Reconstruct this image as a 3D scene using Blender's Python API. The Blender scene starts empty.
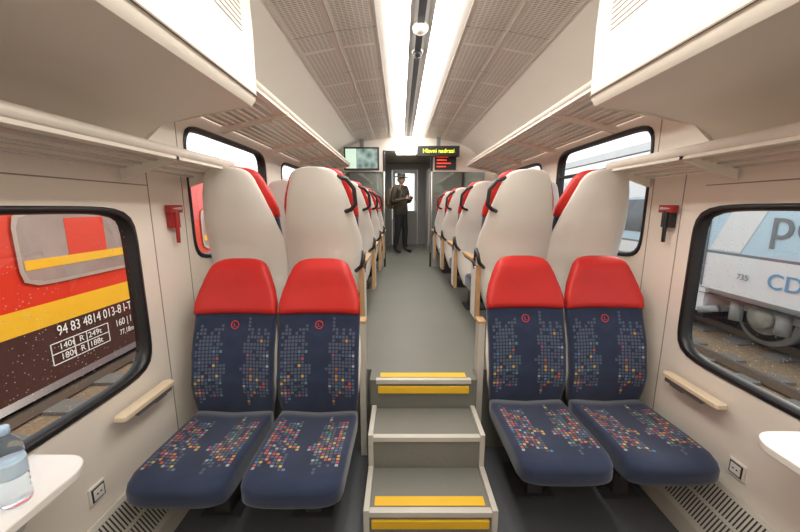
import bpy, bmesh, math, random
from mathutils import Vector, Matrix, Euler
random.seed(7)
scene = bpy.context.scene
D = bpy.data

# ---------------------------------------------------------------- materials
def nt(name):
    m = D.materials.new(name); m.use_nodes = True
    t = m.node_tree
    return m, t, t.nodes["Principled BSDF"]

def mat(name, col, rough=.5, metal=0., var=.06, nscale=6., bump=0., spec=.5, coat=0.):
    m, t, b = nt(name)
    N, L = t.nodes, t.links
    tc = N.new("ShaderNodeTexCoord")
    no = N.new("ShaderNodeTexNoise"); no.inputs["Scale"].default_value = nscale
    no.inputs["Detail"].default_value = 4
    L.new(tc.outputs["Object"], no.inputs["Vector"])
    mx = N.new("ShaderNodeMix"); mx.data_type = 'RGBA'
    c = Vector(col)
    mx.inputs[6].default_value = (*(c*(1-var)), 1)
    mx.inputs[7].default_value = (*[min(1, v) for v in c*(1+var)], 1)
    L.new(no.outputs["Fac"], mx.inputs[0])
    L.new(mx.outputs[2], b.inputs["Base Color"])
    b.inputs["Roughness"].default_value = rough
    b.inputs["Metallic"].default_value = metal
    b.inputs["Specular IOR Level"].default_value = spec
    b.inputs["Coat Weight"].default_value = coat
    if bump:
        bp = N.new("ShaderNodeBump"); bp.inputs["Strength"].default_value = bump
        bp.inputs["Distance"].default_value = .002
        L.new(no.outputs["Fac"], bp.inputs["Height"]); L.new(bp.outputs[0], b.inputs["Normal"])
    return m

def emit(name, col, s):
    m, t, b = nt(name)
    b.inputs["Base Color"].default_value = (*col, 1)
    b.inputs["Emission Color"].default_value = (*col, 1)
    b.inputs["Emission Strength"].default_value = s
    return m

class NG:
    def __init__(s, t): s.t = t
    def M(s, op, a, b=None, c=None):
        n = s.t.nodes.new("ShaderNodeMath"); n.operation = op
        for i, v in enumerate((a, b, c)):
            if v is None: continue
            if isinstance(v, (int, float)): n.inputs[i].default_value = v
            else: s.t.links.new(v, n.inputs[i])
        return n.outputs[0]
    def mixc(s, f, a, b):
        n = s.t.nodes.new("ShaderNodeMix"); n.data_type = 'RGBA'
        for i, v in ((0, f), (6, a), (7, b)):
            if isinstance(v, (int, float)): n.inputs[i].default_value = v
            elif isinstance(v, tuple): n.inputs[i].default_value = (*v, 1)
            else: s.t.links.new(v, n.inputs[i])
        return n.outputs[2]

def glass(name, tint=(1, 1, 1), fac=.08, drops=False):
    m, t, b = nt(name); g=NG(t)
    N, L = t.nodes, t.links
    tr = N.new("ShaderNodeBsdfTransparent"); tr.inputs[0].default_value = (*tint, 1)
    gl = N.new("ShaderNodeBsdfGlossy"); gl.inputs["Roughness"].default_value = .02
    mx = N.new("ShaderNodeMixShader"); mx.inputs[0].default_value = fac
    L.new(tr.outputs[0], mx.inputs[1]); L.new(gl.outputs[0], mx.inputs[2])
    out = mx.outputs[0]
    if drops:
        tc=N.new("ShaderNodeTexCoord"); vo=N.new("ShaderNodeTexVoronoi"); vo.inputs["Scale"].default_value=75
        L.new(tc.outputs["Object"],vo.inputs["Vector"])
        no=N.new("ShaderNodeTexNoise"); no.inputs["Scale"].default_value=3; L.new(tc.outputs["Object"],no.inputs["Vector"])
        sc=N.new("ShaderNodeSeparateColor"); L.new(vo.outputs["Color"],sc.inputs[0])
        rad=g.M('MULTIPLY',sc.outputs[0],g.M('MULTIPLY',no.outputs[0],.55))
        k=g.M('MULTIPLY',g.M('LESS_THAN',vo.outputs["Distance"],rad),g.M('GREATER_THAN',sc.outputs[1],.4))
        df=N.new("ShaderNodeBsdfTranslucent"); df.inputs[0].default_value=(.95,.90,.82,1)
        m2=N.new("ShaderNodeMixShader"); L.new(g.M('MULTIPLY',k,.36),m2.inputs[0]); L.new(out,m2.inputs[1]); L.new(df.outputs[0],m2.inputs[2]); out=m2.outputs[0]
    L.new(out, N["Material Output"].inputs["Surface"])
    return m

NAVY = (.024, .034, .070)
def fabric(name, v0, v1, a, b_, colprob, vref):
    m, t, b = nt(name); g = NG(t); N, L = t.nodes, t.links
    uv = N.new("ShaderNodeUVMap"); uv.uv_map = "UVMap"
    sp = N.new("ShaderNodeSeparateXYZ"); L.new(uv.outputs[0], sp.inputs[0])
    p = .0182
    cu = g.M('DIVIDE', sp.outputs[0], p); cv = g.M('DIVIDE', sp.outputs[1], p)
    fu, fv = g.M('FLOOR', cu), g.M('FLOOR', cv)
    ru, rv = g.M('FRACT', cu), g.M('FRACT', cv)
    def inside(r): return g.M('LESS_THAN', g.M('ABSOLUTE', g.M('SUBTRACT', r, .5)), .36)
    sq = g.M('MULTIPLY', inside(ru), inside(rv))
    def wn3(z):
        cb = N.new("ShaderNodeCombineXYZ"); L.new(fu, cb.inputs[0]); L.new(fv, cb.inputs[1]); cb.inputs[2].default_value=z
        w = N.new("ShaderNodeTexWhiteNoise"); w.noise_dimensions = '3D'; L.new(cb.outputs[0], w.inputs["Vector"]); return w
    wn=wn3(0.); wn2=wn3(5.5); w3=wn3(11.5)
    wc = N.new("ShaderNodeTexWhiteNoise"); wc.noise_dimensions = '1D'; L.new(fu, wc.inputs["W"])
    wr = N.new("ShaderNodeTexWhiteNoise"); wr.noise_dimensions = '1D'; L.new(g.M('FLOOR', g.M('DIVIDE', fv, 3.)), wr.inputs["W"])
    au = g.M('ABSOLUTE', g.M('MULTIPLY', g.M('ADD', fu, .5), p))
    vv = g.M('MULTIPLY', fv, p)
    lo = g.M('ADD', v0, g.M('MULTIPLY', wc.outputs[0], .08))
    hi = g.M('SUBTRACT', v1, g.M('MULTIPLY', wc.outputs[0], .09))
    mk = g.M('MULTIPLY', g.M('GREATER_THAN', vv, lo), g.M('LESS_THAN', vv, hi))
    al = g.M('ADD', a, g.M('MULTIPLY', wr.outputs[0], .04))
    mk = g.M('MULTIPLY', mk, g.M('MULTIPLY', g.M('GREATER_THAN', au, al), g.M('LESS_THAN', au, b_)))
    mk = g.M('MULTIPLY', mk, g.M('LESS_THAN', wn2.outputs[0], .88))
    mk = g.M('MULTIPLY', mk, sq)
    rmp = N.new("ShaderNodeValToRGB"); rmp.color_ramp.interpolation = 'CONSTANT'
    cols = [(.60, .42, .08), (.46, .10, .07), (.10, .26, .20), (.36, .37, .37), (.34, .08, .17), (.54, .25, .06), (.10, .20, .34)]
    e = rmp.color_ramp.elements
    e[0].color = (*cols[0], 1); e[1].position = 1/7; e[1].color = (*cols[1], 1)
    for i in range(2, 7):
        q = e.new(i/7); q.color = (*cols[i], 1)
    L.new(wn.outputs[0], rmp.inputs[0])
    pr = g.M('MULTIPLY', g.M('SUBTRACT', vref, vv), colprob) if vref else colprob
    isc = g.M('LESS_THAN', w3.outputs[0], pr)
    gcol = g.mixc(isc, (.085, .105, .15), rmp.outputs[0])
    no = N.new("ShaderNodeTexNoise"); no.inputs["Scale"].default_value = 9
    tc = N.new("ShaderNodeTexCoord"); L.new(tc.outputs["Object"], no.inputs["Vector"])
    base = g.mixc(no.outputs[0], tuple(.65*x for x in NAVY), tuple(1.4*x for x in NAVY))
    L.new(g.mixc(mk, base, gcol), b.inputs["Base Color"])
    b.inputs["Roughness"].default_value = .9
    b.inputs["Sheen Weight"].default_value = .25
    b.inputs["Specular IOR Level"].default_value = .2
    return m

def perforated(name, col):
    m, t, b = nt(name); g = NG(t); N, L = t.nodes, t.links
    tc = N.new("ShaderNodeTexCoord"); sp = N.new("ShaderNodeSeparateXYZ"); L.new(tc.outputs["Object"], sp.inputs[0])
    cv = g.M('DIVIDE', sp.outputs[1], .016)
    cu = g.M('DIVIDE', sp.outputs[0], .030)
    a = g.M('LESS_THAN', g.M('ABSOLUTE', g.M('SUBTRACT', g.M('FRACT', cv), .5)), .17)
    c = g.M('LESS_THAN', g.M('ABSOLUTE', g.M('SUBTRACT', g.M('FRACT', cu), .5)), .38)
    d = g.M('LESS_THAN', g.M('ABSOLUTE', g.M('SUBTRACT', g.M('FRACT', g.M('DIVIDE', sp.outputs[1], .62)), .5)), .47)
    ax = g.M('ABSOLUTE', sp.outputs[0])
    bd = g.M('LESS_THAN', g.M('ABSOLUTE', g.M('SUBTRACT', g.M('FRACT', g.M('DIVIDE', g.M('SUBTRACT', ax, .27), .265)), .5)), .40)
    k = g.M('MULTIPLY', g.M('MULTIPLY', a, c), g.M('MULTIPLY', d, bd))
    L.new(g.mixc(k, col, tuple(.25*x for x in col)), b.inputs["Base Color"])
    b.inputs["Roughness"].default_value = .5
    return m

def speckle(name, c1, c2, rough=.45):
    m, t, b = nt(name); g = NG(t); N, L = t.nodes, t.links
    tc = N.new("ShaderNodeTexCoord")
    vo = N.new("ShaderNodeTexNoise"); vo.inputs["Scale"].default_value = 200; L.new(tc.outputs["Object"], vo.inputs["Vector"])
    n2 = N.new("ShaderNodeTexNoise"); n2.inputs["Scale"].default_value = 3; L.new(tc.outputs["Object"], n2.inputs["Vector"])
    k = g.M('ADD', g.M('MULTIPLY', vo.outputs[0], .7), g.M('MULTIPLY', n2.outputs[0], .3))
    L.new(g.mixc(k, c1, c2), b.inputs["Base Color"])
    b.inputs["Roughness"].default_value = rough
    return m

m_wall = mat("wall_cream", (.82, .755, .67), .42, var=.02)
m_fascia = mat("fascia_cream", (.84, .785, .69), .40, var=.02)
m_groove = mat("groove_dark", (.30, .26, .22), .7)
m_ceil = mat("ceiling_smooth", (.81, .78, .72), .5, var=.02)
m_perf = perforated("ceiling_perforated", (.80, .765, .70))
m_light = emit("light_diffuser", (1, .955, .89), 14.5)
m_channel = mat("ceiling_channel_grey", (.45, .44, .42), .5)
m_black = mat("black_rubber", (.012, .012, .014), .35)
m_blackp = mat("black_plastic", (.02, .02, .022), .4)
m_shell = mat("seat_shell_white", (.82, .785, .725), .35, var=.02)
m_back = fabric("seat_fabric_back", .47, .93, .035, .20, .85, .88)
m_cush = fabric("seat_fabric_cushion", .06, .48, .025, .18, .60, None)
m_navy = mat("seat_navy_plain", NAVY, .9, var=.2, nscale=20)
m_red = mat("headrest_red", (.58, .020, .015), .5, var=.12, nscale=8, bump=.2)
m_ring = mat("emblem_red", (.7, .05, .05), .6)
m_grey = mat("plastic_grey", (.20, .20, .20), .5)
m_dgrey = mat("pedestal_dark", (.05, .05, .055), .5)
m_lgrey = mat("light_grey_metal", (.50, .49, .46), .4, metal=.2)
m_alu = mat("brushed_aluminium", (.66, .64, .60), .35, metal=.7)
m_wood = mat("wood_trim", (.50, .31, .15), .45, var=.2, nscale=14)
m_armw = mat("armrest_cream", (.76, .62, .44), .5)
m_floor = speckle("floor_lower_rubber", (.07, .075, .085), (.12, .125, .135), .4)
m_floorU = speckle("floor_upper_rubber", (.105, .108, .090), (.215, .210, .180), .5)
m_step = speckle("step_rubber", (.13, .13, .112), (.26, .255, .225), .55)
m_yellow = mat("safety_yellow", (.85, .50, .02), .55)
m_stepside = mat("step_side_cream", (.56, .53, .47), .4)
m_glass = glass("window_glass", (.97, .985, .98), .07)
m_glassd = glass("window_glass_rain", (.95, .97, .96), .09, drops=True)
m_pglass = glass("partition_glass", (.72, .78, .78), .12)
m_white = mat("table_white", (.80, .77, .72), .3, var=.02)
m_hred = mat("hammer_red", (.36, .02, .02), .4)
m_vest = mat("vestibule_grey", (.28, .27, .255), .5)

# ---------------------------------------------------------------- mesh builder
class MB:
    def __init__(s): s.v=[]; s.f=[]; s.m=[]; s.uv=[]; s.sm=[]; s.mats=[]; s.T=Matrix()
    def mi(s, mt):
        if mt not in s.mats: s.mats.append(mt)
        return s.mats.index(mt)
    def add(s, vs, fs, mt, uv=None, smooth=False):
        o = len(s.v); vs=[Vector(v) for v in vs]
        s.uv += uv if uv else [(v.x, v.y) for v in vs]
        s.v += [s.T @ v for v in vs]
        i = s.mi(mt)
        for f in fs: s.f.append([o+k for k in f]); s.m.append(i); s.sm.append(smooth)
    def box(s, x0, x1, y0, y1, z0, z1, mt):
        vs=[(x,y,z) for x in (x0,x1) for y in (y0,y1) for z in (z0,z1)]
        s.add(vs, [(0,1,3,2),(4,6,7,5),(0,4,5,1),(2,3,7,6),(0,2,6,4),(1,5,7,3)], mt)
    def sbox(s, xa, xb, y0, y1, z0, z1, mt): s.box(min(xa,xb),max(xa,xb),y0,y1,z0,z1,mt)
    def strip(s, pts, y0, y1, mt, smooth=False, th=0.):
        n=len(pts); mts = mt if isinstance(mt, list) else [mt]*(n-1)
        if smooth:
            vs=[(p[0],y0,p[1]) for p in pts]+[(p[0],y1,p[1]) for p in pts]
            s.add(vs,[(i,i+1,n+i+1,n+i) for i in range(n-1)],mts[0],smooth=True); return
        vs=[(p[0],y0,p[1]) for p in pts]+[(p[0],y1,p[1]) for p in pts]
        for i in range(n-1): 
            s.add([vs[i],vs[i+1],vs[n+i+1],vs[n+i]], [(0,1,2,3)], mts[i])
    def prism(s, pts, y0, y1, mt):
        n=len(pts); vs=[(p[0],y0,p[1]) for p in pts]+[(p[0],y1,p[1]) for p in pts]
        fs=[(i,(i+1)%n,n+(i+1)%n,n+i) for i in range(n)]+[tuple(range(n))[::-1],tuple(range(n,2*n))]
        s.add(vs, fs, mt)
    def prismz(s, pts, z0, z1, mt, smooth=False):
        n=len(pts); vs=[(p[0],p[1],z0) for p in pts]+[(p[0],p[1],z1) for p in pts]
        fs=[(i,(i+1)%n,n+(i+1)%n,n+i) for i in range(n)]+[tuple(range(n))[::-1],tuple(range(n,2*n))]
        s.add(vs, fs, mt, smooth=False)
    def loft(s, rings, mt, uvs=None, caps=True, smooth=True):
        n=len(rings[0]); vs=[p for r in rings for p in r]; fs=[]
        for k in range(len(rings)-1):
            for i in range(n):
                j=(i+1)%n; fs.append((k*n+i,k*n+j,(k+1)*n+j,(k+1)*n+i))
        if caps: fs.append(tuple(range(n))[::-1]); fs.append(tuple(range((len(rings)-1)*n,len(rings)*n)))
        s.add(vs, fs, mt, uvs, smooth)
    def tube(s, path, r, mt, seg=10):
        P=[Vector(p) for p in path]; rings=[]
        rr = r if isinstance(r,(list,tuple)) else [r]*len(P)
        up=None
        for i,p in enumerate(P):
            d=(P[min(i+1,len(P)-1)]-P[max(i-1,0)]).normalized()
            if up is None: up = Vector((0,0,1)) if abs(d.z)<.9 else Vector((1,0,0))
            a=d.cross(up).normalized(); b=a.cross(d).normalized(); up=b
            rings.append([tuple(p+rr[i]*(math.cos(t)*a+math.sin(t)*b)) for t in [2*math.pi*k/seg for k in range(seg)]])
        s.loft(rings, mt)
    def ell(s, c, r, mt, seg=16, rn=10):
        rings=[]
        for i in range(1,rn):
            ph=math.pi*i/rn-math.pi/2
            rings.append([(c[0]+r[0]*math.cos(ph)*math.cos(t),c[1]+r[1]*math.cos(ph)*math.sin(t),c[2]+r[2]*math.sin(ph)) for t in [2*math.pi*k/seg for k in range(seg)]])
        s.loft(rings, mt)
    def lathe(s, c, prof, mt, seg=24):
        s.loft([[(c[0]+r*math.cos(t),c[1]+r*math.sin(t),c[2]+z) for t in [2*math.pi*k/seg for k in range(seg)]] for r,z in prof], mt)
    def mesh(s, name):
        me=D.meshes.new(name); me.from_pydata([tuple(v) for v in s.v],[],s.f)
        ul=me.uv_layers.new(name="UVMap")
        for lp in me.loops: ul.data[lp.index].uv=s.uv[lp.vertex_index]
        for mt in s.mats: me.materials.append(mt)
        for p,i,sm in zip(me.polygons,s.m,s.sm): p.material_index=i; p.use_smooth=sm
        bm=bmesh.new(); bm.from_mesh(me); bmesh.ops.recalc_face_normals(bm,faces=bm.faces); bm.to_mesh(me); bm.free()
        return me
    def obj(s, name, loc=(0,0,0), rot=(0,0,0), bevel=0, parent=None):
        o=D.objects.new(name, s.mesh(name)); scene.collection.objects.link(o)
        o.location=loc; o.rotation_euler=rot
        if bevel:
            b=o.modifiers.new("bevel",'BEVEL'); b.width=bevel; b.segments=2; b.limit_method='ANGLE'; b.angle_limit=.7
        if parent: o.parent=parent
        return o

def inst(me, name, loc, rot=(0,0,0), sc=(1,1,1)):
    o=D.objects.new(name, me); scene.collection.objects.link(o); o.location=loc; o.rotation_euler=rot; o.scale=sc; return o

FZ=.54
W=1.35
Y_BULK=5.6
YB=-1.3

# ---------------------------------------------------------------- floor & stairs
b=MB(); b.box(-W,W,YB,1.95,-.06,0,m_floor); b.obj("floor")
b=MB()
b.box(-W,W,1.95,9.2,0.001,FZ,m_floorU); b.box(-.305,.325,1.82,1.95,0.001,FZ,m_floorU)
b.obj("floor_upper")
b=MB()
SW=.277
levels=[(1.30,1.562,.18),(1.562,1.818,.36)]
for y0,y1,z in levels:
    b.box(-SW,SW,y0,y1,.001,z,m_step)
for y0,z,ye in ((1.30,.18,1),(1.562,.36,0),(1.82,.54,1)):
    b.box(-SW-.002,SW+.002,y0-.008,y0+.022,z-.022,z+.004,m_stepside)
    if ye:
        b.box(-SW+.02,SW-.02,y0+.030,y0+.082,z,z+.004,m_yellow)
        b.box(-SW+.01,SW-.01,y0-.012,y0+.0,z-.080,z-.038,m_yellow)
for s in (-1,1):
    b.sbox(s*SW,s*(SW+.026),1.285,1.562,.001,.2,m_stepside); b.sbox(s*SW,s*(SW+.026),1.55,1.818,.001,.38,m_stepside)
b.obj("stairs",(.010,0,0),bevel=.004)

# ---------------------------------------------------------------- walls with windows
def se(a,bb,t,n=9.):
    c,s_=math.cos(t),math.sin(t); r=(abs(c/a)**n+abs(s_/bb)**n)**(-1/n); return r*c,r*s_
def wallcell(b, sd, y0,y1,z0,z1, win, mt):
    X=sd*W; X2=sd*(W+.07)
    if not win:
        b.add([(X,y0,z0),(X,y1,z0),(X,y1,z1),(X,y0,z1)],[(0,1,2,3)],mt); return
    wy0,wy1,wz0,wz1=win; cy,cz=(wy0+wy1)/2,(wz0+wz1)/2; a,bb=(wy1-wy0)/2,(wz1-wz0)/2
    angs=[2*math.pi*k/120 for k in range(120)]+[math.atan2(z-cz,y-cy)%(2*math.pi) for y in (y0,y1) for z in (z0,z1)]
    angs.sort(); inn=[];out=[];rev=[]
    for t in angs:
        py,pz=se(a,bb,t); inn.append((X,cy+py,cz+pz)); rev.append((X2,cy+py,cz+pz))
        c,s_=math.cos(t),math.sin(t); k=1e9
        if c>1e-9:k=min(k,(y1-cy)/c)
        if c<-1e-9:k=min(k,(y0-cy)/c)
        if s_>1e-9:k=min(k,(z1-cz)/s_)
        if s_<-1e-9:k=min(k,(z0-cz)/s_)
        out.append((X,cy+k*c,cz+k*s_))
    n=len(angs)
    b.add(inn+out,[(i,(i+1)%n,n+(i+1)%n,n+i) for i in range(n)],mt)
    b.add(inn+rev,[(i,(i+1)%n,n+(i+1)%n,n+i) for i in range(n)],m_black)
wins={-1:[(.15,1.55,.75,1.54),(1.98,3.15,1.22,2.01),(3.55,5.2,1.22,2.01)],
       1:[(.25,1.69,.77,1.55),(2.04,3.25,1.22,2.03),(3.6,5.25,1.22,2.01)]}
wn=1
for sd,nm in ((-1,"left"),(1,"right")):
    b=MB(); w=wins[sd]; yc=1.80 if sd<0 else 1.88
    wallcell(b,sd,YB,yc,0,1.75,w[0],m_wall)
    wallcell(b,sd,1.61,yc,1.75,2.1,None,m_wall)
    wallcell(b,sd,yc,3.37,0.3,2.1,w[1],m_wall)
    wallcell(b,sd,3.37,Y_BULK,0.3,2.1,w[2],m_wall)
    wallcell(b,sd,Y_BULK,9.2,0.3,2.7,None,m_wall)
    b.obj("wall_"+nm)
    for k,(y0,y1,z0,z1) in enumerate(w):
        b=MB(); cy,cz=(y0+y1)/2,(z0+z1)/2; a,bb=(y1-y0)/2,(z1-z0)/2
        N=120; R=[]
        for (e,x) in ((.004,.0),(.004,-.006),(-.012,-.008),(-.020,-.003),(-.026,.03)):
            R.append([(sd*(W+x),cy+p[0],cz+p[1]) for p in [se(a+e,bb+e,2*math.pi*i/N) for i in range(N)]])
        b.loft(R,m_black,caps=False)
        pane=[(sd*(W+.03),cy+p[0],cz+p[1]) for p in [se(a-.024,bb-.024,2*math.pi*i/N) for i in range(N)]]
        b.add(pane,[tuple(range(N))],m_glassd if k==0 else m_glass)
        if k>0: b.sbox(sd*(W-.0),sd*(W+.03),y0+.03,y1-.03,z1-.24,z1-.215,m_black)
        b.obj("window_%d"%wn); wn+=1

# ---------------------------------------------------------------- ceiling
b=MB()
YE=Y_BULK
prof=[(.07,2.66),(.07,2.630),(.09,2.602),(.18,2.600),(.200,2.628),(.27,2.625),(.52,2.60),(.80,2.55)]
for s in (-1,1):
    P=[(s*x,z) for x,z in prof]
    b.strip(P,YB,YE,[m_channel,m_light,m_light,m_light,m_ceil,m_perf,m_perf])
    b.strip([(s*x,z) for x,z in [(.80,2.55),(.84,2.53),(1.0,2.45),(1.2,2.3),(1.33,2.15),(W,2.1)]],1.61,YE,m_ceil,smooth=True)
    for x,z in ((.27,2.623),(.53,2.597),(.79,2.549)):
        b.box(s*x-.004,s*x+.004,YB,YE,z-.004,z+.001,m_alu)
b.strip([(-.07,2.66),(.07,2.66)],YB,YE,m_channel)
b.box(-.022,.022,YB,YE,2.650,2.66,m_blackp)
for y in (0.4,1.02,1.64,2.26,2.88,3.5,4.12,4.74):
    for s in (-1,1):
        b.add([(s*.275,y,2.6228),(s*.275,y+.006,2.6228),(s*.52,y+.006,2.598),(s*.52,y,2.598)],[(0,1,2,3)],m_groove)
        b.add([(s*.52,y,2.598),(s*.52,y+.006,2.598),(s*.79,y+.006,2.5495),(s*.79,y,2.5495)],[(0,1,2,3)],m_groove)
b.add([(-W,YE,2.66),(W,YE,2.66),(W,9.2,2.66),(-W,9.2,2.66)],[(0,1,2,3)],m_vest)
b.obj("ceiling")

for sd,nm in ((-1,"left"),(1,"right")):
    b=MB(); q=0. if sd<0 else -.045
    lp=[(.80+q,2.58),(.778+q,2.53),(.768+q,2.3),(.770+q,2.05),(.776+q,2.01),(.795+q,1.985)]
    b.strip([(sd*x,z) for x,z in lp],YB,1.61,m_fascia,smooth=True)
    b.strip([(sd*x,z) for x,z in [(.795+q,1.985),(1.0,1.955),(1.21,1.907),(1.29,1.86),(1.33,1.80),(W,1.75)]],YB,1.61,m_fascia,smooth=True)
    b.add([(sd*x,1.61,z) for x,z in [(.795+q,1.985),(1.21,1.907),(1.33,1.80),(W,1.75),(W,2.1),(1.33,2.15),(1.2,2.3),(1.0,2.45),(.80,2.58),(.768+q,2.3),(.77+q,2.03)]],[tuple(range(11))],m_fascia)
    b.sbox(sd*(.765+q),sd*(.772+q),YB,1.612,2.025,2.030,m_groove)
    def fx(z):
        return (.768+(z-2.3)/.23*.010 if z>2.3 else .768+(2.3-z)/.25*.002)+q
    for k in range(14):
        z=2.50-k*.020
        for yy in [YB+.1+.6*i for i in range(5)]:
            x=fx(z); b.sbox(sd*(x-.0022),sd*(x+.002),yy,min(yy+.56,1.5),z,z+.0035,m_groove)
    b.obj("overhead_locker")
    b=MB(); y1=2.0 if sd<0 else 2.04
    b.tube([(sd*1.10,YB+.01,1.775),(sd*1.10,y1,1.775)],.022,m_fascia,12)
    b.sbox(sd*1.09,sd*1.125,YB+.01,y1,1.742,1.762,m_fascia)
    for k in range(6):
        x=1.135+k*.035; z=1.757-k*.008
        b.sbox(sd*x,sd*(x+.024),YB+.01,y1,z-.012,z,m_alu if k%2 else m_fascia)
    for y in (-.9,-.1,.7,1.5,y1-.02):
        b.prism([(sd*1.09,1.77),(sd*1.09,1.742),(sd*1.340,1.655),(sd*1.340,1.72)],y,y+.02,m_fascia)
    b.obj("luggage_rack")
    b=MB(); YR_=5.27
    b.tube([(sd*.90,1.63,2.185),(sd*.90,YR_,2.185)],.022,m_fascia,12)
    b.sbox(sd*.89,sd*.93,1.63,YR_,2.150,2.170,m_fascia)
    for k in range(9):
        x=.94+k*.044; z=2.162-k*.009
        b.sbox(sd*x,sd*(x+.036),1.63,YR_,z-.012,z,m_alu if k%2 else m_fascia)
    for y in (1.64,2.4,3.3,4.2,YR_-.03):
        b.prism([(sd*.885,2.18),(sd*.885,2.145),(sd*1.34,2.035),(sd*1.34,2.085)],y,y+.025,m_fascia)
    b.obj("luggage_rack")

b=MB(); b.lathe((0,0,0),[(.001,-.045),(.03,-.045),(.045,-.03),(.052,-.012),(.055,0)],m_white); b.obj("smoke_detector",(0.0,2.33,2.66))
b=MB(); b.lathe((0,0,0),[(.001,-.04),(.025,-.04),(.032,-.02),(.035,0)],m_blackp); b.lathe((0,0,0),[(.04,-.008),(.045,0)],m_alu); b.obj("ceiling_camera_dome",(0.0,2.68,2.66))
b=MB(); b.add([(-W,YB,0),(W,YB,0),(W,YB,2.66),(-W,YB,2.66)],[(0,1,2,3)],m_wall); b.obj("wall_rear")

# ---------------------------------------------------------------- seat
def sect(w,t,yc,z,bol,n=4.,N=32,tilt=0.):
    r=[]
    for k in range(N):
        a=2*math.pi*k/N; c,s_=math.cos(a),math.sin(a)
        x=w*math.copysign(abs(c)**(2/n),c); y=t/2*math.copysign(abs(s_)**(2/n),s_)
        r.append((x,yc+y-bol*(abs(x)/.22)**2.2,z+tilt*y))
    return r
def interp(tab,z):
    for (a,va),(c,vc) in zip(tab,tab[1:]):
        if a<=z<=c:
            k=(z-a)/(c-a); k=k*k*(3-2*k)*.3+k*.7; return va+(vc-va)*k
    return tab[0][1] if z<tab[0][0] else tab[-1][1]
YC=[(.25,.03),(.40,.035),(.50,.02),(.60,.015),(.75,.045),(.97,.125),(1.12,.17),(1.28,.205)]
WB=[(.40,.195),(.45,.208),(.55,.217),(.75,.219),(.90,.221),(.98,.223)]
WH=[(.955,.224),(1.02,.222),(1.08,.207),(1.14,.185),(1.19,.164),(1.22,.147),(1.238,.125),(1.247,.10),(1.252,.06)]
WS=[(.24,.10),(.28,.15),(.40,.195),(.55,.232),(.72,.245),(.82,.240),(.95,.213),(1.08,.177),(1.18,.144),(1.22,.122),(1.235,.100),(1.243,.075),(1.247,.03)]
def uvs_of(rings,f): return [f(p) for r in rings for p in r]
def seat_mesh(name, arm=0, lower=False):
    b=MB()
    zs=[.40+.02*i for i in range(29)]
    R=[sect(interp(WB,z),.075,interp(YC,z)+.025,z,.028) for z in zs]
    b.loft(R,m_back,uvs_of(R,lambda p:(p[0],p[2])))
    R=[sect(interp(WH,z)-.004,.07,interp(YC,z)+.025,z,.028) for z in (.952,.962)]
    b.loft(R,m_navy)
    zh=[.962,.968]+[.98+.02*i for i in range(12)]+[1.21,1.22,1.23,1.238,1.244,1.248,1.252]
    R=[]
    for z in zh:
        t=.092*min(1,(.4+ (z-.955)/.04))*(1 if z<1.19 else max(.25,1-((z-1.19)/.062)**2*.75))
        R.append(sect(interp(WH,z),t,interp(YC,z)+.018,z,.032))
    b.loft(R,m_red)
    zc=.905; yy=interp(YC,zc)+.025-.0385
    ring=[(.020*math.cos(t),yy+ (.020*math.sin(t))*.33,zc+.020*math.sin(t)) for t in [2*math.pi*k/20 for k in range(21)]]
    b.tube(ring,.0025,m_ring,6)
    b.tube([(-.004,yy-.001+.003,zc+.009),(-.004,yy-.001-.003,zc-.008),(.008,yy-.001-.003,zc-.008)],.0016,m_ring,6)
    zs=[.24,.26,.28]+[.32+.04*i for i in range(22)]+[1.18,1.20,1.215,1.228,1.238,1.244,1.247]
    R=[]
    for z in zs:
        w=interp(WS,z)*(.93 if lower else 1); 
        R.append(sect(w,.055,interp(YC,z)+.083,z if not lower else .25+(z-.25)*.96,.045,n=2.8))
    b.loft(R,m_shell)
    R=[]
    L0=-.53
    CT=[(0.,.424,.388,.13),(.003,.434,.374,.167),(.012,.445,.358,.190),(.035,.455,.342,.203),(.08,.458,.334,.209),(.2,.452,.333,.210),(.35,.440,.335,.212),(.48,.432,.335,.214),(.54,.43,.34,.21)]
    N=48
    for (dy,zt,zb,w) in CT:
        r=[]; cz=(zt+zb)/2; h=(zt-zb)/2
        for k in range(N):
            a=2*math.pi*k/N; c,s_=math.cos(a),math.sin(a)
            x=w*math.copysign(abs(c)**.34,c); z=h*math.copysign(abs(s_)**.5,s_)
            front=L0+dy+ .018*(abs(x)/.2)**3*max(0,1-dy/.2)
            zz=cz+z+(.022*(abs(x)/.2)**2 if s_>0 else 0)*min(1,dy/.1)
            r.append((x,front,zz))
        R.append(r)
    b.loft(R,m_cush,uvs_of(R,lambda p:(p[0],p[1]-L0)))
    b.box(-.17,.17,-.42,.06,.305,.345,m_dgrey)
    b.prismz([(-.04,-.20),(.04,-.20),(.04,.0),(-.04,.0)],.013,.31,m_dgrey)
    b.box(-.10,.10,-.22,.03,.001,.014,m_dgrey)
    if arm:
        x=arm*.237
        b.tube([(x,.06,.60),(x,.02,.635),(x,-.04,.645),(x,-.32,.64)],[.016,.018,.018,.014],m_blackp,8)
        b.box(x-.022,x+.022,-.34,.0,.650,.668,m_wood)
        b.tube([(arm*.20,.12,.62),(x+arm*.005,.17,.66),(x+arm*.018,.17,.72),(x+arm*.01,.09,.74),(x,.03,.66)],.013,m_blackp,8)
        b.box(x-.012,x+.012,-.02,.14,.26,.62,m_shell)
        b.box(x-.014,x+.014,.12,.15,.26,.64,m_wood)
        z0=1.0
        b.tube([(arm*.16,.21,z0),(arm*.195,.235,z0+.01),(arm*.222,.235,z0+.04),(arm*.215,.24,z0+.13),(arm*.175,.25,z0+.185),(arm*.12,.26,z0+.20),(arm*.10,.25,z0+.185)],.0125,m_blackp,8)
    return b.mesh(name)
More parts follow.
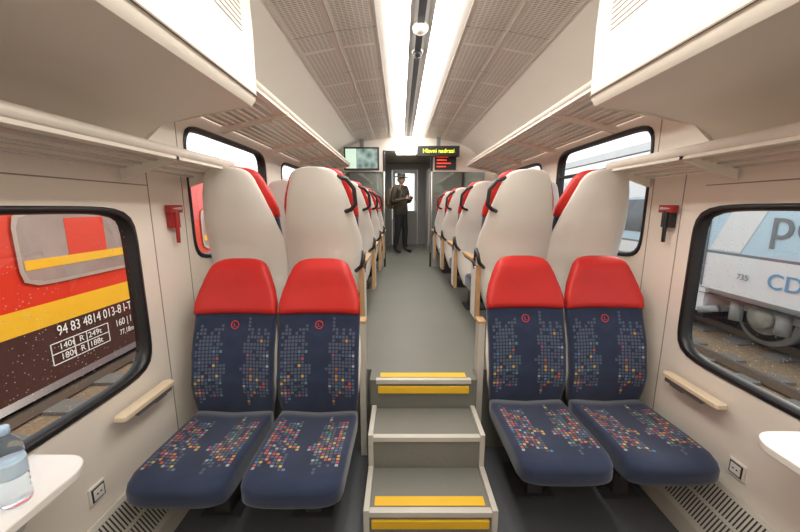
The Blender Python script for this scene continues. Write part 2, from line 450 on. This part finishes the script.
se0=seat_mesh("seat_low",lower=True); seU=seat_mesh("seat_plain"); seL=seat_mesh("seat_armrest_a",1); seR=seat_mesh("seat_armrest_b",-1)
YL,YR=1.66,1.77
for x,y in ((-.570,YL),(-1.030,YL),(.600,YR),(1.060,YR)):
    inst(se0,"passenger_seat",(x,y,0))
rows=[2.19,3.13,4.07,4.97]
for r in rows:
    for sd in (-1,1):
        yy=r+(.0 if sd<0 else .11 if r<3 else .08)
        xi,xo=(.605,1.090) if sd<0 else (.625,1.090)
        inst(seL if sd>0 else seR,"passenger_seat",(sd*xi,yy,FZ),(0,0,math.pi),(1,1,.975))
        inst(seU,"passenger_seat",(sd*xo,yy,FZ),(0,0,math.pi),(1,1,.975))
for sd,y in ((-1,1.27),(1,1.36)):
    b=MB()
    pts=[(-.028,0),(-.02,-.012),(.02,-.012),(.028,0),(.028,.30),(.0,.315),(-.028,.30)]
    b.prismz([(p[0],p[1]) for p in pts],0,.022,m_armw)
    b.box(-.012,.012,.08,.30,-.03,0,m_grey)
    b.sbox(0,sd*.048,.20,.28,-.045,.005,m_grey)
    b.obj("wall_armrest",(sd*1.298,y,.655),bevel=.004)
for sd in (-1,1):
    b=MB(); b.box(-.02,.02,0,.08,.03,.90,m_stepside); b.box(-.024,.024,-.004,.084,.90,.915,m_wood)
    b.obj("seat_end_panel",(sd*.352,1.865,-.029),bevel=.004)

# ---------------------------------------------------------------- heaters / sockets / hammers / seams
for sd in (-1,1):
    b=MB(); Wh=W-.004; Y0=YB+.01
    b.prism([(sd*Wh,0.001),(sd*1.215,0.001),(sd*1.215,.10),(sd*1.335,.30),(sd*Wh,.30)],Y0,1.94,m_stepside)
    p0=Vector((sd*1.222,0,.118)); p1=Vector((sd*1.330,0,.288)); nn=Vector((-sd*.17,0,.108)).normalized()
    for (a0,a1) in ((.04,.46),(.54,.96)):
        q0=p0.lerp(p1,a0)+nn*.003; q1=p0.lerp(p1,a1)+nn*.003
        b.add([(q0.x,Y0,q0.z),(q0.x,1.93,q0.z),(q1.x,1.93,q1.z),(q1.x,Y0,q1.z)],[(0,1,2,3)],m_blackp)
        y=Y0
        while y<1.92:
            s0=q0+nn*.004; s1=q1+nn*.004
            b.add([(s0.x,y,s0.z),(s0.x,y+.009,s0.z),(s1.x,y+.009,s1.z),(s1.x,y,s1.z)],[(0,1,2,3)],m_stepside)
            y+=.0155
    b.obj("heater_grille")
    b=MB()
    b.sbox(0,-sd*.008,-.036,.036,-.036,.036,m_white); b.sbox(-sd*.008,-sd*.010,-.028,.028,-.028,.028,m_blackp)
    b.sbox(-sd*.010,-sd*.012,-.022,.022,-.022,.022,m_white)
    for k in (-.008,.008): b.sbox(-sd*.012,-sd*.0135,k-.003,k+.003,-.003,.003,m_blackp)
    b.obj("power_socket",(sd*W,1.17 if sd<0 else 1.29,.41))
    b=MB()
    b.sbox(0,-sd*.03,-.035,.035,-.02,.10,m_hred if sd<0 else m_blackp)
    b.sbox(-sd*.01,-sd*.04,-.05,.05,.06,.10,m_hred)
    b.tube([(-sd*.03,0,-.10),(-sd*.034,0,.07)],[.010,.012],m_blackp if sd>0 else m_hred,8)
    b.tube([(-sd*.034,-.04,.082),(-sd*.034,.04,.082)],[.006,.011],m_alu,8)
    b.obj("emergency_hammer",(sd*W,1.80 if sd<0 else 1.84,1.45),bevel=.003)
    b=MB(); 
    for y in ((1.66,1.92) if sd<0 else (1.78,2.0)):
        b.sbox(sd*W,sd*(W-.0015),y,y+.005,.30 if y<1.8 else .56,1.74 if y<1.8 else 2.1,m_groove)
    b.sbox(sd*W,sd*(W-.0015),YB,1.66,1.64,1.645,m_groove)
    b.obj("trim_%d"%(1 if sd<0 else 2))

# ---------------------------------------------------------------- tables + bottle
for sd,y1 in ((-1,.975),(1,1.09)):
    b=MB()
    wd=.222; y0=y1-.62
    pts=[(0,0)]
    for k in range(13):
        a=-math.pi/2+math.pi/2*k/12; pts.append((wd-.09+.09*math.cos(a),.09+.09*math.sin(a)))
    for k in range(13):
        a=math.pi/2*k/12; pts.append((wd-.09+.09*math.cos(a),.53+.09*math.sin(a)))
    pts.append((0,.62))
    P=[(-sd*p[0],p[1]) for p in pts]
    b.prismz(P,-.028,0,m_white)
    P2=[(-sd*(p[0]*.93),.02+p[1]*.93) for p in pts]
    b.prismz(P2,-.036,-.028,m_grey)
    R=[]
    for z,w,l in ((-.036,.15,.16),(-.12,.12,.14),(-.24,.05,.11),(-.30,.012,.09)):
        R.append([(-sd*0,.38-l,z),(-sd*w,.38-l*.7,z),(-sd*w,.38+l*.7,z),(-sd*0,.38+l,z)])
    b.loft(R,m_white,smooth=False)
    b.obj("fold_out_table",(sd*(W-.012),y0,.742),bevel=.006)
m_plast,tt,bb_=nt("bottle_plastic")
bb_.inputs["Base Color"].default_value=(.85,.95,1,1); bb_.inputs["Transmission Weight"].default_value=.95
bb_.inputs["Roughness"].default_value=.05; bb_.inputs["IOR"].default_value=1.12
m_water=mat("bottle_label_white",(.55,.70,.82),.4); m_cap=mat("bottle_cap",(.45,.62,.80),.4)
b=MB()
pr=[(.02,.001),(.030,.003),(.033,.012)]
for k in range(7):
    pr+= [(.033,.02+k*.018),(.0305,.027+k*.018)]
pr+=[(.033,.15),(.032,.165),(.026,.182),(.017,.196),(.0125,.202),(.0125,.214)]
b.lathe((0,0,0),pr,m_plast)
b.lathe((0,0,0),[(.0336,.085),(.0338,.09),(.0338,.125),(.0336,.13)],m_water)
b.lathe((0,0,0),[(.0145,.206),(.0155,.208),(.0155,.224),(.014,.226)],m_cap)
b.obj("water_bottle",(-1.180,.795,.7425))

# ---------------------------------------------------------------- far bulkhead
y=Y_BULK
b=MB()
b.box(-W,W,y,y+.05,2.43,2.66,m_wall)
for s in (-1,1):
    xo=.40
    b.sbox(s*1.25,s*W,y,y+.05,FZ,2.43,m_wall)
    b.sbox(s*xo,s*1.25,y,y+.05,FZ,1.05,m_lgrey)
    b.sbox(s*(xo-.03),s*xo,y-.01,y+.06,FZ,2.43,m_blackp)
    b.sbox(s*xo,s*1.25,y+.02,y+.03,1.05,2.1,m_pglass)
    b.sbox(s*xo,s*1.25,y,y+.05,2.1,2.43,m_wall)
    b.tube([(s*(xo-.015),y-.05,FZ+.25),(s*(xo-.015),y-.05,2.1)],.014,m_alu,8)
    for zz in (FZ+.27,2.08): b.tube([(s*(xo-.015),y-.05,zz),(s*(xo-.015),y,zz)],.01,m_alu,8)
b.obj("wall_partition")
b=MB()
b.box(-W,-.34,9.1,9.2,FZ,2.66,m_vest); b.box(.34,W,9.1,9.2,FZ,2.66,m_vest); b.box(-.34,.34,9.1,9.2,2.5,2.66,m_vest)
b.obj("wall_far")
b=MB()
b.box(-.33,.33,9.02,9.06,FZ+.001,FZ+.9,m_vest); b.box(-.33,-.25,9.02,9.06,FZ+.9,2.49,m_lgrey); b.box(.25,.33,9.02,9.06,FZ+.9,2.49,m_lgrey); b.box(-.25,.25,9.02,9.06,2.4,2.49,m_lgrey)
b.box(-.25,.25,9.035,9.04,FZ+.9,2.4,m_glass); b.box(.27,.29,8.98,9.02,1.4,1.7,m_alu)
b.obj("door_1")
b=MB(); b.box(-.2,.2,6.4,7.4,2.63,2.659,m_light); b.obj("ceiling_light_panel")
for sd in (-1,1):
    b=MB()
    b.sbox(sd*.52,sd*1.3,7.9,8.6,FZ+.001,2.4,m_vest); b.sbox(sd*.54,sd*1.28,7.895,7.9,FZ+.1,2.3,m_lgrey); b.sbox(sd*.57,sd*.59,7.87,7.9,1.4,1.6,m_blackp)
    b.obj("equipment_cabinet",bevel=.01)

m_scr,t,bs=nt("monitor_screen"); g=NG(t); tc=t.nodes.new("ShaderNodeTexCoord"); vo=t.nodes.new("ShaderNodeTexVoronoi"); vo.inputs["Scale"].default_value=9
t.links.new(tc.outputs["Object"],vo.inputs["Vector"])
cc=g.mixc(vo.outputs[0],(.02,.08,.07),(.55,.7,.62)); t.links.new(cc,bs.inputs["Emission Color"]); bs.inputs["Emission Strength"].default_value=.9
bs.inputs["Base Color"].default_value=(.02,.02,.02,1)
b=MB(); b.box(-.27,.27,-.03,.03,-.17,.17,m_blackp); b.box(-.245,.245,-.033,-.03,-.145,.145,m_scr)
b.box(-.245,-.08,-.035,-.033,-.145,.145,emit("screen_left_panel",(.45,.6,.5),.8))
b.box(-.03,.03,.02,.10,.05,.34,m_grey)
b.obj("passenger_monitor",(-.72,5.38,2.27),bevel=.004)
b=MB(); b.box(-.32,.32,-.05,.05,-.075,.075,m_blackp); b.box(-.03,.03,-.02,.02,.07,.21,m_grey)
sign=b.obj("led_sign",(.46,5.38,2.38),bevel=.004)
def text(body,size,loc,rot,mt,name,parent=None,ext=.001,al='CENTER'):
    c=D.curves.new(name,'FONT'); c.body=body; c.size=size; c.extrude=ext; c.align_x=al; c.align_y='CENTER'
    o=D.objects.new(name,c); scene.collection.objects.link(o); o.location=loc; o.rotation_euler=rot
    c.materials.append(mt)
    if parent: o.parent=parent
    return o
m_led=emit("led_yellow",(.75,.8,.05),2.0)
text("Hlavni nadrazi",.085,(0,-.053,0),(math.pi/2,0,0),m_led,"led_text",sign)
m_ledr=emit("led_red",(.9,.06,.03),1.5)
b=MB(); b.box(-.17,.17,-.03,.0,-.12,.12,m_blackp)
for k in range(4): b.box(-.14,.0+random.random()*.13,-.033,-.03,.07-k*.05,.085-k*.05,m_ledr)
b.obj("reservation_display",(.60,5.598,2.25))

# ---------------------------------------------------------------- person
def skin_mesh(verts, edges, radii, sub=2):
    me=D.meshes.new("tmp"); me.from_pydata(verts,edges,[]); o=D.objects.new("tmp",me); scene.collection.objects.link(o)
    md=o.modifiers.new("s",'SKIN'); md.use_smooth_shade=True
    for i,r in enumerate(radii): 
        me.skin_vertices[0].data[i].radius=(r,r) if not isinstance(r,tuple) else r
    me.skin_vertices[0].data[0].use_root=True
    sb=o.modifiers.new("u",'SUBSURF'); sb.levels=sub; sb.render_levels=sub
    dg=bpy.context.evaluated_depsgraph_get(); ev=o.evaluated_get(dg); m2=ev.to_mesh()
    vs=[v.co.copy() for v in m2.vertices]; fs=[tuple(p.vertices) for p in m2.polygons]
    ev.to_mesh_clear(); D.objects.remove(o); D.meshes.remove(me)
    return vs,fs
m_jack=mat("jacket_dark",(.060,.046,.033),.85,var=.5,nscale=14); m_trou=mat("trousers_dark",(.018,.018,.022),.85,var=.3)
m_skin=mat("skin",(.50,.30,.21),.55); m_shoe=mat("shoes_black",(.012,.012,.012),.4); m_hat=mat("hat_dark",(.022,.02,.018),.8)
m_eye=mat("eye_dark",(.03,.02,.02),.3); m_lip=mat("lips",(.40,.16,.13),.5); m_hair=mat("hair_grey",(.12,.11,.10),.8)
m_bag=mat("backpack_brown",(.18,.13,.08),.85,var=.3,nscale=20)
V=[(0,0,.93),(0,0,1.08),(0,.005,1.22),(0,.01,1.34),(0,.005,1.43),(0,-.005,1.49)]
R=[(.165,.135),(.165,.13),(.175,.13),(.155,.11),(.07,.07),(.052,.055)]
E=[(0,1),(1,2),(2,3),(3,4),(4,5)]
for s in (-1,1):
    n=len(V)
    V+=[(s*.095,0,.86),(s*.10,-.01,.68),(s*.105,-.02-.02*s,.48),(s*.11,.01-.03*s,.28),(s*.115,.015-.05*s,.09),(s*.125,-.07-.05*s,.045),(s*.135,-.15-.05*s,.035)]
    R+=[.098,.086,.068,.062,.046,.042,.035]; E+=[(0,n)]+[(n+i,n+i+1) for i in range(6)]
    n=len(V)
    V+=[(s*.175,.01,1.385),(s*.225,.02,1.25),(s*.255,.03,1.11),(s*.19,-.10,1.13),(s*.105,-.20,1.17)]
    R+=[.074,.064,.054,.046,.032]; E+=[(3,n)]+[(n+i,n+i+1) for i in range(4)]
vs,fs=skin_mesh(V,E,R)
b=MB()
def fm(f):
    c=sum((vs[i] for i in f),Vector())/len(f)
    if c.z>1.455: return m_skin
    if c.z<.10: return m_shoe
    if c.z<.86 : return m_trou
    return m_jack
gr={}
for f in fs: gr.setdefault(fm(f),[]).append(f)
b.v+=vs; b.uv+=[(0,0)]*len(vs)
for mt,l in gr.items():
    i=b.mi(mt)
    for f in l: b.f.append(list(f)); b.m.append(i); b.sm.append(True)
man=b.obj("standing_man",(-.11,7.40,FZ),(0,0,math.radians(52)))
b=MB()
rings=[]
for i in range(1,20):
    ph=math.pi*i/20-math.pi/2; z=math.sin(ph); c=math.cos(ph)
    r=[]
    for k in range(24):
        t=2*math.pi*k/24; x=.074*c*math.cos(t); yv=.095*c*math.sin(t)
        if z<-.1: x*=1+.35*(z+.1); yv=yv*(1+.25*(z+.1))-.012*(-z)
        r.append((x,yv,.115*z))
    rings.append(r)
b.loft(rings,m_skin)
b.loft([[(.010*w*a,-.088-d,zz) for a,d in ((-1,0),(0,dd),(1,0),(0,-.01))] for w,dd,zz in ((.5,.004,.012),(.9,.012,-.01),(1.5,.022,-.028),(1.2,.006,-.036))],m_skin)
for s in (-1,1):
    b.ell((s*.030,-.082,.008),(.012,.008,.006),m_eye,10,6)
    b.ell((s*.030,-.086,.024),(.016,.006,.004),m_hair,10,6)
    b.ell((s*.074,.005,-.005),(.010,.018,.028),m_skin,10,6)
b.ell((0,-.080,-.058),(.022,.010,.006),m_lip,10,6)
b.ell((0,.025,.0),(.079,.078,.080),m_hair,16,10)
b.obj("head",(0,-.015,1.575),(math.radians(8),0,math.radians(-25)),parent=man)
b=MB()
b.lathe((0,0,0),[(.150,-.014),(.157,-.004),(.10,.006),(.086,.01),(.088,.03),(.082,.065),(.06,.085),(.02,.088)],m_hat,28)
b.obj("brimmed_hat",(0,-.01,1.635),(math.radians(6),0,0),parent=man)
for s,nm in ((-1,"hand_a"),(1,"hand_b")):
    b=MB()
    HV=[(s*.105,-.20,1.17),(s*.085,-.225,1.18),(s*.06,-.25,1.19)]; HR=[(.026,.020),(.030,.018),(.032,.014)]
    v_,f_=skin_mesh(HV,[(0,1),(1,2)],HR,2); b.add(v_,f_,m_skin,smooth=True)
    for k,l in enumerate((.9,1.,.95,.8)):
        z=1.215-k*.018
        FV=[(s*.065,-.248,z),(s*.045,-.272,z+.002),(s*.020,-.276,z),(s*.002+s*.02*(1-l),-.262,z-.004)]
        v_,f_=skin_mesh(FV,[(0,1),(1,2),(2,3)],[.009,.0085,.008,.007],1); b.add(v_,f_,m_skin,smooth=True)
    FV=[(s*.082,-.215,1.20),(s*.062,-.225,1.225),(s*.040,-.235,1.238)]
    v_,f_=skin_mesh(FV,[(0,1),(1,2)],[.011,.010,.008],1); b.add(v_,f_,m_skin,smooth=True)
    b.obj(nm,parent=man)
b=MB(); b.box(-.055,.055,-.262,-.205,1.15,1.225,m_blackp); b.tube([(0,-.262,1.19),(0,-.31,1.19)],[.032,.028],m_blackp,14)
b.tube([(-.05,-.22,1.22),(-.08,-.14,1.34),(-.07,-.03,1.46)],.006,m_blackp,6); b.tube([(.05,-.22,1.22),(.08,-.14,1.34),(.07,-.03,1.46)],.006,m_blackp,6)
b.obj("photo_camera",parent=man)
b=MB(); R=[]
for z,w,d,yo in ((.96,.11,.05,.20),(.98,.14,.075,.21),(1.05,.16,.10,.225),(1.2,.16,.10,.225),(1.33,.145,.085,.215),(1.40,.11,.055,.19),(1.42,.06,.03,.18)):
    R.append([(w*math.copysign(abs(math.cos(a))**.6,math.cos(a)),yo+d*math.copysign(abs(math.sin(a))**.6,math.sin(a)),z) for a in [2*math.pi*k/24 for k in range(24)]])
b.loft(R,m_bag); R=[]
for z,w,d in ((1.0,.09,.03),(1.02,.11,.04),(1.15,.11,.04),(1.18,.09,.03)):
    R.append([(w*math.copysign(abs(math.cos(a))**.6,math.cos(a)),.32+d*math.sin(a),z) for a in [2*math.pi*k/20 for k in range(20)]])
b.loft(R,m_bag)
for s in (-1,1): b.tube([(s*.09,.14,1.38),(s*.11,.06,1.46),(s*.12,-.06,1.445),(s*.125,-.12,1.32),(s*.15,-.09,1.15),(s*.14,.12,1.03)],.014,m_bag,8)
b.obj("backpack",parent=man)

# ---------------------------------------------------------------- outside
GZ=-.62
def ballast(name):
    m,t,b=nt(name); g=NG(t); N,L=t.nodes,t.links
    tc=N.new("ShaderNodeTexCoord"); v=N.new("ShaderNodeTexVoronoi"); v.inputs["Scale"].default_value=22; L.new(tc.outputs["Object"],v.inputs["Vector"])
    n=N.new("ShaderNodeTexNoise"); n.inputs["Scale"].default_value=1.2; L.new(tc.outputs["Object"],n.inputs["Vector"])
    c=g.mixc(v.outputs["Distance"],(.05,.04,.03),(.36,.28,.20)); c=g.mixc(n.outputs[0],c,(.34,.22,.12))
    L.new(c,b.inputs["Base Color"]); b.inputs["Roughness"].default_value=.95
    bp=N.new("ShaderNodeBump"); bp.inputs["Strength"].default_value=.8; L.new(v.outputs["Distance"],bp.inputs["Height"]); L.new(bp.outputs[0],b.inputs["Normal"])
    return m
b=MB(); b.add([(-60,-40,GZ),(60,-40,GZ),(60,60,GZ),(-60,60,GZ)],[(0,1,2,3)],ballast("ballast")); b.obj("ground")
m_rail=mat("rail_steel",(.28,.22,.18),.4,metal=.6); m_slp=mat("sleeper_concrete",(.20,.18,.16),.9)
for xs in ((-4.65-.72,-4.65+.72),(2.9,4.34),(5.6,7.04)):
    b=MB()
    for x in xs: b.box(x-.035,x+.035,-20,40,GZ+.03,GZ+.13,m_rail)
    yy=-10
    while yy<20: b.box(min(xs)-.4,max(xs)+.4,yy,yy+.25,GZ+.002,GZ+.035,m_slp); yy+=.6
    b.obj("railway_track")
m_tred=mat("train_red",(.70,.045,.02),.22,coat=.5); m_tyel=mat("train_yellow",(.90,.50,.03),.3); m_tbrn=mat("train_maroon",(.070,.026,.022),.25,var=.25,nscale=4,coat=.4)
m_tgry=mat("train_roof_grey",(.35,.35,.36),.5); m_under=mat("underframe_dark",(.03,.028,.026),.7,var=.4); m_wht=mat("marking_white",(.9,.88,.85),.5)
m_twin=mat("train_window_glass",(.36,.28,.25),.08,coat=.5,var=.5,nscale=2); m_silver=mat("train_window_frame",(.60,.52,.45),.3,metal=.4)
X0=-3.93
b=MB()
P=[(X0+.05,-.42),(X0,-.36),(X0,.27),(X0,.52),(X0,1.60),(X0-.05,2.2),(X0-.35,2.55),(X0-1.4,2.75),(X0-2.6,2.55)]
b.strip(P,-9,16,[m_tbrn,m_tbrn,m_tyel,m_tred,m_tred,m_tred,m_tgry,m_tgry])
b.add([(X0,-9,-.42),(X0-2.8,-9,-.42),(X0-2.8,16,-.42),(X0,16,-.42)],[(0,1,2,3)],m_under)
b.add([(X0-2.8,-9,-.42),(X0-2.8,16,-.42),(X0-2.6,16,2.55),(X0-2.6,-9,2.55)],[(0,1,2,3)],m_tred)
for yy in (-8.9,15.9): b.add([(p[0],yy,p[1]) for p in P]+[(X0-2.8,yy,-.42)],[tuple(range(len(P)+1))],m_tred)
for yy in (-6.,-3.,.6,3.25,6.4,9.5,12.5):
    N=48; cy,cz=yy+.85,1.12
    o=[(X0+.02,cy+p[0],cz+p[1]) for p in [se(.83,.40,2*math.pi*i/N,8) for i in range(N)]]
    q=[(X0+.02,cy+p[0],cz+p[1]) for p in [se(.79,.36,2*math.pi*i/N,8) for i in range(N)]]
    b.add(o+q,[(i,(i+1)%N,N+(i+1)%N,N+i) for i in range(N)],m_silver)
    b.add([(X0+.015,p[1],p[2]) for p in q],[tuple(range(N))],m_twin)
    b.box(X0+.014,X0+.018,cy-.77,cy+.77,cz-.22,cz-.12,m_tyel); b.box(X0+.014,X0+.018,cy-.3,cy+.2,cz-.12,cz+.3,m_tred)  # yellow and red boxes paint reflections onto the window panes
for yy in (-5,-2.4,6.8,9.4):
    for s in (0,-1.44):
        c=(X0+s,yy,GZ+.13+.44)
        b.tube([(c[0]-.07,c[1],c[2]-.0),(c[0],c[1],c[2])],.44,m_under,28)
b.box(X0-2.6,X0-.1,-7,12,-.47,-.42,m_under)
tl=b.obj("passenger_train")
RT=(math.pi/2,0,math.pi/2)
nt_=text("94 83 4814 013-8 I-T",.165,(X0+.012,4.04,.18),RT,m_wht,"number_text",tl); nt_.scale=(.73,1,1)
text("140t  R  249t",.10,(X0+.012,3.78,.0),RT,m_wht,"marking_text_a",tl)
text("180t  R  188t",.10,(X0+.012,3.78,-.12),RT,m_wht,"marking_text_b",tl)
tc_=text("160 | I |",.13,(X0+.012,4.42,-.0),RT,m_wht,"marking_text_c",tl); tc_.scale=(.8,1,1)
td_=text("77,18m BSE",.10,(X0+.012,4.50,-.14),RT,m_wht,"marking_text_d",tl); td_.scale=(.8,1,1)
b=MB()
for z in (.06,-.06,-.18): b.box(0,.006,3.43,4.15,z-.004,z+.004,m_wht)
for yy in (3.43,3.69,3.85,4.15): b.box(0,.006,yy-.004,yy+.004,-.18,.06,m_wht)
b.obj("marking_grid",(X0+.006,0,0),parent=tl)

X1=5.0
m_twh=mat("train_white",(.74,.77,.79),.3,var=.04); m_tlb=mat("train_pale_blue",(.48,.66,.78),.3,var=.05); m_tdk=mat("train_glass_dark",(.10,.12,.14),.1)
m_bog=mat("bogie_grey",(.34,.34,.34),.6,var=.3); m_dk=mat("livery_dark_grey",(.16,.18,.21),.4); m_tbl=mat("livery_blue",(.10,.33,.55),.4)
b=MB()
P=[(X1+.1,.12),(X1,.22),(X1,.80),(X1,.84),(X1,1.75),(X1+.05,2.3),(X1+.4,2.75),(X1+1.4,2.95),(X1+2.7,2.7)]
b.strip(P,-6,18,[m_twh,m_twh,m_dk,m_tlb,m_twh,m_twh,m_twh,m_tgry])
b.add([(X1,-6,.12),(X1+2.8,-6,.12),(X1+2.8,18,.12),(X1,18,.12)],[(0,1,2,3)],m_under)
b.add([(X1+2.8,-6,.12),(X1+2.8,18,.12),(X1+2.7,18,2.7),(X1+2.7,-6,2.7)],[(0,1,2,3)],m_twh)
for yy in (-5.9,17.9): b.add([(p[0],yy,p[1]) for p in P]+[(X1+2.8,yy,.12)],[tuple(range(len(P)+1))],m_twh)
for yy in (-3.5,-.5,6.2,9.4,12.4):
    b.box(X1-.012,X1,yy,yy+2.2,1.02,1.7,m_tdk)
b.box(X1-.02,X1-.001,5.55,5.60,.25,2.2,m_dk)
b.add([(X1-.006,5.50,.86),(X1-.006,5.0,.86),(X1-.006,4.6,1.75),(X1-.006,5.1,1.75)],[(0,1,2,3)],m_twh)
for yy in (2.4,4.75,9.5,11.1):
    c=(X1+.30,yy,GZ+.13+.43)
    b.tube([(c[0],c[1],c[2]),(c[0]+.14,c[1],c[2])],.43,m_bog,32); b.tube([(c[0]-.12,c[1],c[2]),(c[0],c[1],c[2])],.17,m_lgrey,20)
    b.tube([(c[0]-.02,c[1],c[2]),(c[0],c[1],c[2])],.36,m_under,32); b.tube([(c[0]-.03,c[1],c[2]),(c[0]-.01,c[1],c[2])],.27,m_bog,32)
    for dy in (-.33,.33):
        b.tube([(c[0]-.12,c[1]+dy,c[2]-.16),(c[0]-.12,c[1]+dy,c[2]+.16)],.085,m_bog,12)
for yy in (2.0,9.1): 
    b.box(X1+.20,X1+.30,yy-.1,yy+3.0,-.04,.06,m_bog); b.box(X1+.10,X1+.28,yy+1.0,yy+1.8,-.28,.06,m_lgrey)
b.box(X1+.02,X1+.5,5.5,8.6,-.22,.20,m_twh); b.box(X1+.1,X1+.6,-5,1.2,-.3,.12,m_under); b.box(X1+.15,X1+.5,5.6,8.4,-.36,-.22,m_under)
b.tube([(X1+.1,5.3,-.1),(X1+.02,5.55,-.2)],.06,m_bog,10)
tr=b.obj("commuter_train")
text("perfekt",.62,(X1-.014,3.75,1.30),(math.pi/2,0,-math.pi/2),m_dk,"livery_text",tr)
text("735",.12,(X1-.014,4.9,.5),(math.pi/2,0,-math.pi/2),m_dk,"unit_number_text",tr)
text("CD",.30,(X1-.014,4.35,.52),(math.pi/2,0,-math.pi/2),m_tbl,"operator_text",tr)

m_can=mat("canopy_white",(.75,.76,.76),.6)
for sd in (-1,1):
    b=MB()
    b.sbox(sd*9,sd*13.99,-12,30,3.6,3.9,m_can)
    for yy in range(-10,30,4): b.sbox(sd*11.4,sd*11.6,yy,yy+.2,GZ,3.6,m_tgry)
    b.sbox(sd*14,sd*14.3,-12,30,GZ,5.,m_can)
    b.obj("station_canopy")

w=D.worlds.new("World"); scene.world=w; w.use_nodes=True
bg=w.node_tree.nodes["Background"]; bg.inputs[0].default_value=(.92,.96,1,1); bg.inputs[1].default_value=1.6
sn=D.lights.new("sun",'SUN'); sn.energy=2.2; sn.angle=.3; sn.color=(1,.93,.82); so=D.objects.new("sun",sn); scene.collection.objects.link(so)
so.rotation_euler=(math.radians(-25),math.radians(38),0)

cam=D.cameras.new("cam"); co=D.objects.new("camera",cam); scene.collection.objects.link(co)
cam.sensor_width=36; cam.lens=335/800*36; cam.clip_start=.02
co.location=(-.128,0,1.54); co.rotation_euler=(math.radians(80),0,0)
scene.camera=co
scene.view_settings.view_transform='Standard'; scene.view_settings.look='None'; scene.view_settings.exposure=.15
